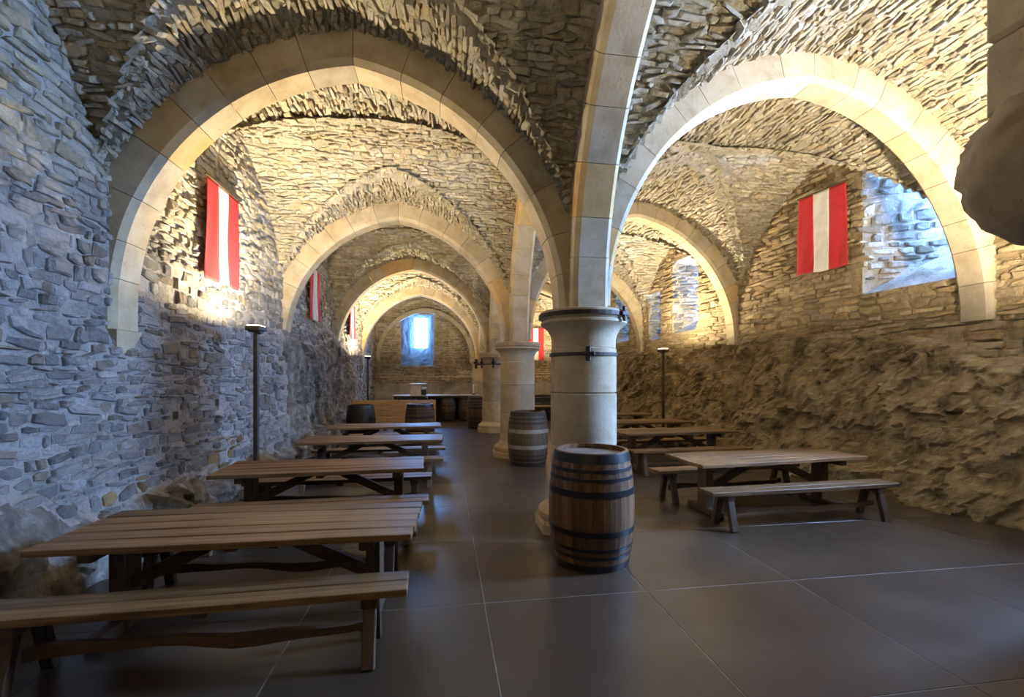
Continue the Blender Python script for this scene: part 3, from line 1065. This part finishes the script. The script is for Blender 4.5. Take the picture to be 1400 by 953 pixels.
# ================================================================== FLAGS
def flag(p_top0, p_top1, drop, label, n_out, sway=0.0):
    p0, p1 = Vector(p_top0), Vector(p_top1)
    root = empty('flag', tuple((p0 + p1) / 2))
    tag(root, label, 'flag', 'red and white striped flags')
    O = root.location
    w = (p1 - p0)
    N = Vector(n_out)
    nu, nv = 24, 26
    ph = rng.uniform(0, 6)
    for s in range(3):
        V, F = [], []
        u0, u1 = s / 3, (s + 1) / 3
        m = nu // 3
        for i in range(m + 1):
            for j in range(nv + 1):
                u = u0 + (u1 - u0) * i / m
                v = j / nv
                q = p0 + w * u + Vector((0, 0, -drop * v)) - O
                q += N * (.02 + .022 * v * math.sin(u * 11 + ph + v * 2.0) + .012 * v * math.sin(u * 23 + v * 5))
                q += w * (sway * v * (u - .5)) + Vector((0, 0, .015 * math.sin(u * 9 + ph) * v))
                V.append(tuple(q))
        for i in range(m):
            for j in range(nv):
                a = i * (nv + 1) + j
                F.append((a, a + 1, a + nv + 2, a + nv + 1))
        me = mesh_np('stripe', V, F, 'flag_white' if s == 1 else 'flag_red', smooth=True)
        o = obj('stripe', me, root)
        md = o.modifiers.new('thickness', 'SOLIDIFY')
        md.thickness = .004
    a = p0 - O + N * .02
    b = p1 - O + N * .02
    obj('rod', tube_mesh('rod', [a - w * .03, b + w * .03], .014, 'leg_wood_long', 8), root)
flag((XL + .10, 6.48, 4.36), (XL + .10, 7.40, 4.36), 1.36, 'red and white striped flag above the floodlight on left wall', (1, 0, 0))
flag((XL + .10, 11.1, 4.30), (XL + .10, 12.0, 4.30), 1.25, 'red and white striped flag in the dim second left bay', (1, 0, 0))
flag((XL + .10, 15.6, 4.12), (XL + .10, 16.5, 4.12), 1.15, 'red and white striped flag above the thin far floodlight on left wall', (1, 0, 0))
flag((float(xr(7.8)) - .10, 7.80, 5.10), (float(xr(6.8)) - .10, 6.84, 5.06), 1.46, 'large red and white striped flag hanging beside window niche on right wall', (-1, 0, 0), .08)
flag((4.05, YK - .12, 4.1), (4.85, YK - .12, 4.1), 1.6, 'red and white striped flag on back wall of the right aisle', (0, -1, 0))

# ================================================================== TABLES AND BENCHES
TL, TW, TH = 2.25, .80, .68
def plank_mesh(name, L, W, T, mat, seed):
    """slightly uneven board lying along x, centred, top at z=0"""
    r = np.random.default_rng(seed)
    bm = box_bm((0, 0, -T / 2), (L, W, T))
    bmesh.ops.subdivide_edges(bm, edges=[e for e in bm.edges if abs((e.verts[0].co - e.verts[1].co).x) > L * .5], cuts=6)
    for v in bm.verts:
        if abs(v.co.x) < L * .49: v.co.y += r.uniform(-.003, .003)
        v.co.z += .004 * math.sin(v.co.x * 2.1 + seed)
    return bm_mesh(name, bm, mat, bevel=.004)
NB = 5
T_PLANK = [plank_mesh('plank', TL, TW / NB - .008, .042, 'table_wood', 100 + k) for k in range(NB)]
T_POST = box_mesh('post', (0, 0, (TH - .042) / 2 + .02), (.10, .17, TH - .042 - .10), 'leg_wood', .006)
T_FOOT = box_mesh('foot', (0, 0, .04), (.10, .58, .08), 'leg_wood', .012)
T_CLEAT = box_mesh('cleat', (0, 0, TH - .042 - .035), (.09, .70, .07), 'leg_wood', .008)
T_MID = box_mesh('middle_cleat', (0, 0, TH - .042 - .02), (.07, .70, .04), 'leg_wood', .006)
XP = TL / 2 - .30
T_BR = [bar_mesh('brace', (s * (XP - .05), 0, .30), (s * .16, 0, TH - .08), .05, .09, 'leg_wood_long', .006) for s in (-1, 1)]
def table(x, y, rz, label, sx=1.0):
    root = empty('trestle_table', (x, y, 0), rz)
    root.scale = (sx, 1, 1)
    tag(root, label, 'table', 'wooden trestle tables')
    for k in range(NB):
        obj('plank', T_PLANK[k], root, (rng.uniform(-.012, .012), (k - (NB - 1) / 2) * TW / NB, TH + rng.uniform(-.002, .002)))
    for s in (-1, 1):
        obj('post', T_POST, root, (s * XP, 0, 0))
        obj('foot', T_FOOT, root, (s * XP, 0, 0))
        obj('cleat', T_CLEAT, root, (s * XP, 0, 0))
    obj('middle_cleat', T_MID, root)
    for m in T_BR: obj('brace', m, root)
    return root
BL, BW, BH = 2.28, .28, .43
B_PLANK = [plank_mesh('seat_plank', BL, BW / 2 - .006, .045, 'table_wood', 200 + k) for k in range(2)]
XBL = BL / 2 - .22
B_LEG = [bar_mesh('leg', (0, sy * .17, .0), (0, sy * .075, BH - .045), .055, .075, 'leg_wood', .006, up=(1, 0, 0)) for sy in (-1, 1)]
B_CLEAT = box_mesh('cleat', (0, 0, BH - .045 - .03), (.10, .25, .06), 'leg_wood', .008)
def waney():
    V, F = [], []
    n = 14
    for i in range(n + 1):
        f = i / n
        x = -XBL + 2 * XBL * f
        z = .17 + .02 * math.sin(f * 7) + .008 * math.sin(f * 19)
        hh = .03 + .008 * math.sin(f * 11 + 1)
        for (yy, zz) in ((-.02, -hh), (.02, -hh), (.02, hh), (-.02, hh)): V.append((x, yy, z + zz))
    for i in range(n):
        for k in range(4):
            k2 = (k + 1) % 4
            F.append((i * 4 + k, i * 4 + k2, (i + 1) * 4 + k2, (i + 1) * 4 + k))
    F += [(3, 2, 1, 0), tuple(n * 4 + k for k in range(4))]
    return mesh_np('stretcher', V, F, 'leg_wood_long')
B_STR = waney()
B_MID = box_mesh('middle_cleat', (0, 0, BH - .045 - .02), (.07, .24, .04), 'leg_wood', .006)
def bench(x, y, rz, label, sx=1.0):
    root = empty('bench', (x, y, 0), rz)
    root.scale = (sx, 1, 1)
    tag(root, label, 'bench', 'wooden benches at the trestle tables')
    for k in range(2): obj('seat_plank', B_PLANK[k], root, (rng.uniform(-.006, .006), (k - .5) * BW / 2, BH))
    for s in (-1, 1):
        for m in B_LEG: obj('leg', m, root, (s * XBL, 0, 0))
        obj('cleat', B_CLEAT, root, (s * XBL, 0, 0))
    obj('middle_cleat', B_MID, root)
    obj('stretcher', B_STR, root)
    return root
R_ = math.radians
table(-1.32, 3.42, R_(-1.5), 'plank trestle table standing closest to the entrance along left wall')
bench(-1.36, 2.88, R_(1), 'wooden bench on the entrance side of the first left table')
bench(-1.33, 3.93, R_(-.5), 'wooden bench on the far side of the first left table', .97)
table(-1.34, 5.50, R_(1), 'plank trestle table, second along the left wall from the entrance', .98)
bench(-1.30, 4.84, R_(.5), 'wooden bench on the entrance side of the second left table')
bench(-1.28, 5.98, R_(.5), 'wooden bench on the far side of the second left table', .98)
table(-1.15, 7.80, R_(1), 'plank trestle table, third along the left wall from the entrance')
bench(-1.15, 7.22, R_(1), 'wooden bench on the entrance side of the third left table')
bench(-1.12, 8.32, R_(0), 'wooden bench on the far side of the third left table')
table(-1.20, 9.85, R_(2), 'plank trestle table in front of the two dark barrels by the pine settle')
bench(-1.18, 9.27, R_(1), 'wooden bench on the entrance side of the fourth left table')
bench(-1.20, 10.4, R_(1), 'wooden bench between the fourth left table and the two dark barrels')
table(4.12, 5.35, R_(5), 'plank trestle table nearest the entrance in the right aisle', 1.07)
bench(4.12, 4.74, R_(2), 'wooden bench on the entrance side of the first right table', 1.08)
bench(3.98, 5.95, R_(5), 'wooden bench on the far side of the first right table')
table(4.30, 8.10, R_(2), 'plank trestle table, second in the right aisle from the entrance')
bench(4.32, 7.48, R_(1), 'wooden bench on the entrance side of the second right table')
bench(4.28, 8.66, R_(1), 'wooden bench on the far side of the second right table', .95)
table(4.42, 9.95, R_(1), 'plank trestle table, third in the right aisle from the entrance')
bench(4.40, 10.5, R_(1), 'wooden bench on the far side of the third right table')
table(4.50, 12.0, R_(1), 'plank trestle table in front of the far right floodlight post', .98)
table(3.90, 15.6, R_(0), 'plank trestle table by the dark crates in the far right aisle')

# ================================================================== BARRELS
BRH = 1.03
def br_r(z, rb=.395, re=.335):
    f = (z / BRH) * 2 - 1
    return re + (rb - re) * (1 - f * f)
NST = 22
def stave(mat):
    V, F = [], []
    nz, na = 12, 2
    da = math.pi / NST * .985
    for i in range(nz + 1):
        z = BRH * i / nz
        r = br_r(z)
        for k in range(na + 1):
            a = -da + 2 * da * k / na
            V.append((r * math.cos(a), r * math.sin(a), z))
        for k in range(na + 1):
            a = -da + 2 * da * k / na
            V.append(((r - .028) * math.cos(a), (r - .028) * math.sin(a), z))
    m = 2 * (na + 1)
    for i in range(nz):
        o, p = i * m, (i + 1) * m
        for k in range(na): F.append((o + k, o + k + 1, p + k + 1, p + k))
        for k in range(na): F.append((o + na + 1 + k + 1, o + na + 1 + k, p + na + 1 + k, p + na + 1 + k + 1))
        F.append((o + na + 1, o, p, p + na + 1))
        F.append((o + na, o + m - 1, p + m - 1, p + na))
    for o, rev in ((0, True), (nz * m, False)):
        for k in range(na):
            q = (o + k, o + k + 1, o + na + 1 + k + 1, o + na + 1 + k)
            F.append(tuple(reversed(q)) if rev else q)
    return mesh_np('stave', V, F, mat)
STV = {m: stave(m) for m in ('oak_stave', 'oak_stave_grey', 'dark_wood')}
def hoop(z0, z1, mat):
    t = .006
    return lathe_mesh('hoop', [(br_r(z0) - .004, z0), (br_r(z0) + t, z0), (br_r(z1) + t, z1), (br_r(z1) - .004, z1)], mat, 44, True, False)
HZ = [(.005, .062), (.115, .145), (.185, .213), (.315, .365), (.655, .712), (.79, .82), (.865, .897), (.945, 1.022)]
HOOPS = {m: [hoop(a, b, m) for a, b in HZ] for m in ('hoop_black',)}
HOOPS['hoop_zinc'] = [hoop(a, b, 'hoop_zinc' if k in (3, 4) else 'iron') for k, (a, b) in enumerate([(.005, .07), (.10, .15), (.19, .22), (.33, .40), (.63, .70), (.80, .84), (.88, .92), (.95, 1.025)])]
def head_planks():
    out = []
    R, n = .315, 6
    for k in range(n):
        a, b = -R + 2 * R * k / n + .002, -R + 2 * R * (k + 1) / n - .002
        top = [(x, math.sqrt(max(R * R - x * x, 0))) for x in np.linspace(a, b, 6)]
        pts = top + [(x, -y) for x, y in reversed(top)]
        V = [(x, y, .0) for x, y in pts] + [(x, y, -.025) for x, y in pts]
        m = len(pts)
        F = [tuple(range(m - 1, -1, -1)), tuple(range(m, 2 * m))] + [(i, (i + 1) % m, m + (i + 1) % m, m + i) for i in range(m)]
        me = mesh_np('head_board', V, F, 'barrel_head_wood')
        bm = bmesh.new(); bm.from_mesh(me)
        bmesh.ops.remove_doubles(bm, verts=bm.verts, dist=.0005)
        bmesh.ops.recalc_face_normals(bm, faces=bm.faces)
        bm.to_mesh(me); bm.free()
        out.append(me)
    return out
HEAD = head_planks()
def barrel(x, y, label, wood='oak_stave', iron='hoop_black', rz=0.0, scale=1.0, group='oak barrels standing on end', z=0.0):
    root = empty('barrel', (x, y, z), rz)
    root.scale = (scale,) * 3
    tag(root, label, 'barrel', group)
    for k in range(NST): obj('stave', STV[wood], root, rot=(0, 0, 2 * math.pi * k / NST))
    for m in HOOPS[iron]: obj('hoop', m, root)
    for m in HEAD: obj('head_board', m, root, (0, 0, BRH - .045), (0, 0, .5))
    return root
barrel(1.36, 4.09, 'brown oak barrel with black hoops standing before the banded column', rz=.1)
barrel(1.62, 8.72, 'weathered barrel with two broad pale hoops beside a column', 'oak_stave_grey', 'hoop_zinc', .3)
barrel(-.62, 12.0, 'oak barrel with dark hoops behind the tables at the settle end', 'oak_stave', 'hoop_black', .7, .97)
barrel(-2.15, 12.3, 'blackened barrel at the settle end against left wall', 'dark_wood', 'hoop_black', .2, .94)
barrel(1.12, 15.05, 'oak barrel half hidden behind the column with candle ring', 'oak_stave_grey', 'hoop_black', .4)

# ================================================================== PINE SETTLE
def settle():
    root = empty('pine_settle', (-1.48, 14.0, 0))
    tag(root, 'light pine settle with tall boarded back behind the two barrels', 'settle')
    L = 2.45
    for k in range(4):
        obj('back_board', plank_mesh('back_board', L, .165, .03, 'pine', 300 + k), root, (0, -.015, .40 + .17 * k), (math.pi / 2, 0, 0))
    for s in (-1, 0, 1):
        obj('upright', box_mesh('upright', (s * (L / 2 - .12), .045, .5), (.08, .06, 1.0), 'pine', .005), root)
    for k in range(2): obj('seat_board', plank_mesh('seat_board', L, .2, .035, 'pine', 310 + k), root, (0, .19 + .21 * k, .45))
    for s in (-1, 1): obj('front_leg', box_mesh('front_leg', (s * (L / 2 - .12), .46, .205), (.08, .06, .41), 'pine', .005), root)
settle()

# ================================================================== BAR
def bar():
    root = empty('bar_counter', (-.25, 17.6, 0))
    tag(root, 'dark bar counter with pale worktop reaching to the far column', 'bar counter')
    x0, x1 = -1.6, 1.55
    obj('worktop', box_mesh('worktop', ((x0 + x1) / 2, -.02, .985), (x1 - x0 + .1, .75, .04), 'worktop', .006), root)
    obj('top_rail', box_mesh('top_rail', ((x0 + x1) / 2, -.34, .92), (x1 - x0, .05, .09), 'dark_wood', .004), root)
    obj('back_panel', box_mesh('back_panel', ((x0 + x1) / 2, .26, .48), (x1 - x0, .04, .96), 'dark_wood', .004), root)
    obj('plinth', box_mesh('plinth', ((x0 + x1) / 2, -.15, .03), (x1 - x0, .42, .06), 'dark_wood', .004), root)
    for x in (x0 + .05, x1 - .05):
        obj('end_post', box_mesh('end_post', (x, -.13, .48), (.09, .46, .96), 'dark_wood', .006), root)
    # return of the bar on the left
    obj('return_panel', box_mesh('return_panel', (-.38, -.75, .48), (.06, .9, .96), 'dark_wood', .004), root)
bar()
for k, x in enumerate((.14, .84, -1.32)):
    barrel(x, 17.46, ['small dark barrel set into bar front beside its return panel', 'small dark barrel set into bar front at the column end', 'small dark barrel set into bar front behind the settle'][k],
           'oak_stave_grey', 'hoop_black', .3 * k, .80, 'barrels under the bar worktop', .06)
def cabinet():
    root = empty('white_cabinet', (-1.0, 17.55, 1.005))
    tag(root, 'pale grey box with white top standing on the bar worktop', 'cabinet')
    obj('body', box_mesh('body', (-.06, 0, .20), (.40, .36, .40), 'grey_panel', .008), root)
    obj('top', box_mesh('top', (.02, 0, .42), (.60, .42, .04), 'white_paint', .006), root)
    obj('side_box', box_mesh('side_box', (.24, -.02, .10), (.18, .3, .20), 'dark_plastic', .006), root)
    obj('side_lid', box_mesh('side_lid', (.24, -.03, .27), (.18, .32, .06), 'white_paint', .006), root)
cabinet()
def candle(x, y, z, label):
    root = empty('tall_candle', (x, y, z))
    tag(root, label, 'candle')
    obj('foot', lathe_mesh('foot', [(.06, 0), (.06, .012), (.02, .03), (.02, .06)], 'iron', 16), root)
    obj('wax', lathe_mesh('wax', [(.028, .05), (.03, .07), (.028, .40), (.015, .41)], 'candle_wax', 16), root)
    obj('wick', lathe_mesh('wick', [(.003, .40), (.003, .43)], 'iron', 6), root)
candle(1.12, 17.5, 1.005, 'tall white candle at the column end of the bar')

# stacked dark crates in the far right aisle
def crate(x, y, z, label, rz=0):
    root = empty('crate', (x, y, z), rz)
    tag(root, label, 'crate', 'dark crates stacked in the far right aisle')
    W, D, Hh = .60, .40, .34
    obj('bottom', box_mesh('bottom', (0, 0, .015), (W, D, .03), 'dark_plastic', .003), root)
    for s in (-1, 1):
        for zz in (.08, .17, .27):
            obj('slat', box_mesh('slat', (0, s * (D / 2 - .012), zz), (W, .022, .07), 'dark_plastic', .003), root)
            obj('slat', box_mesh('slat', (s * (W / 2 - .012), 0, zz), (.022, D - .05, .07), 'dark_plastic', .003), root)
        for t in (-1, 1):
            obj('corner_post', box_mesh('corner_post', (s * (W / 2 - .02), t * (D / 2 - .02), Hh / 2), (.03, .03, Hh), 'dark_plastic', .003), root)
for i in range(2):
    for k, n in enumerate(('bottom', 'middle', 'top')):
        crate(3.45 + .66 * i, 17.2, .34 * k + .001 * k, 'dark slatted crate, %s of the stack %s' % (n, ['closer to the columns', 'farther from the columns'][i]))
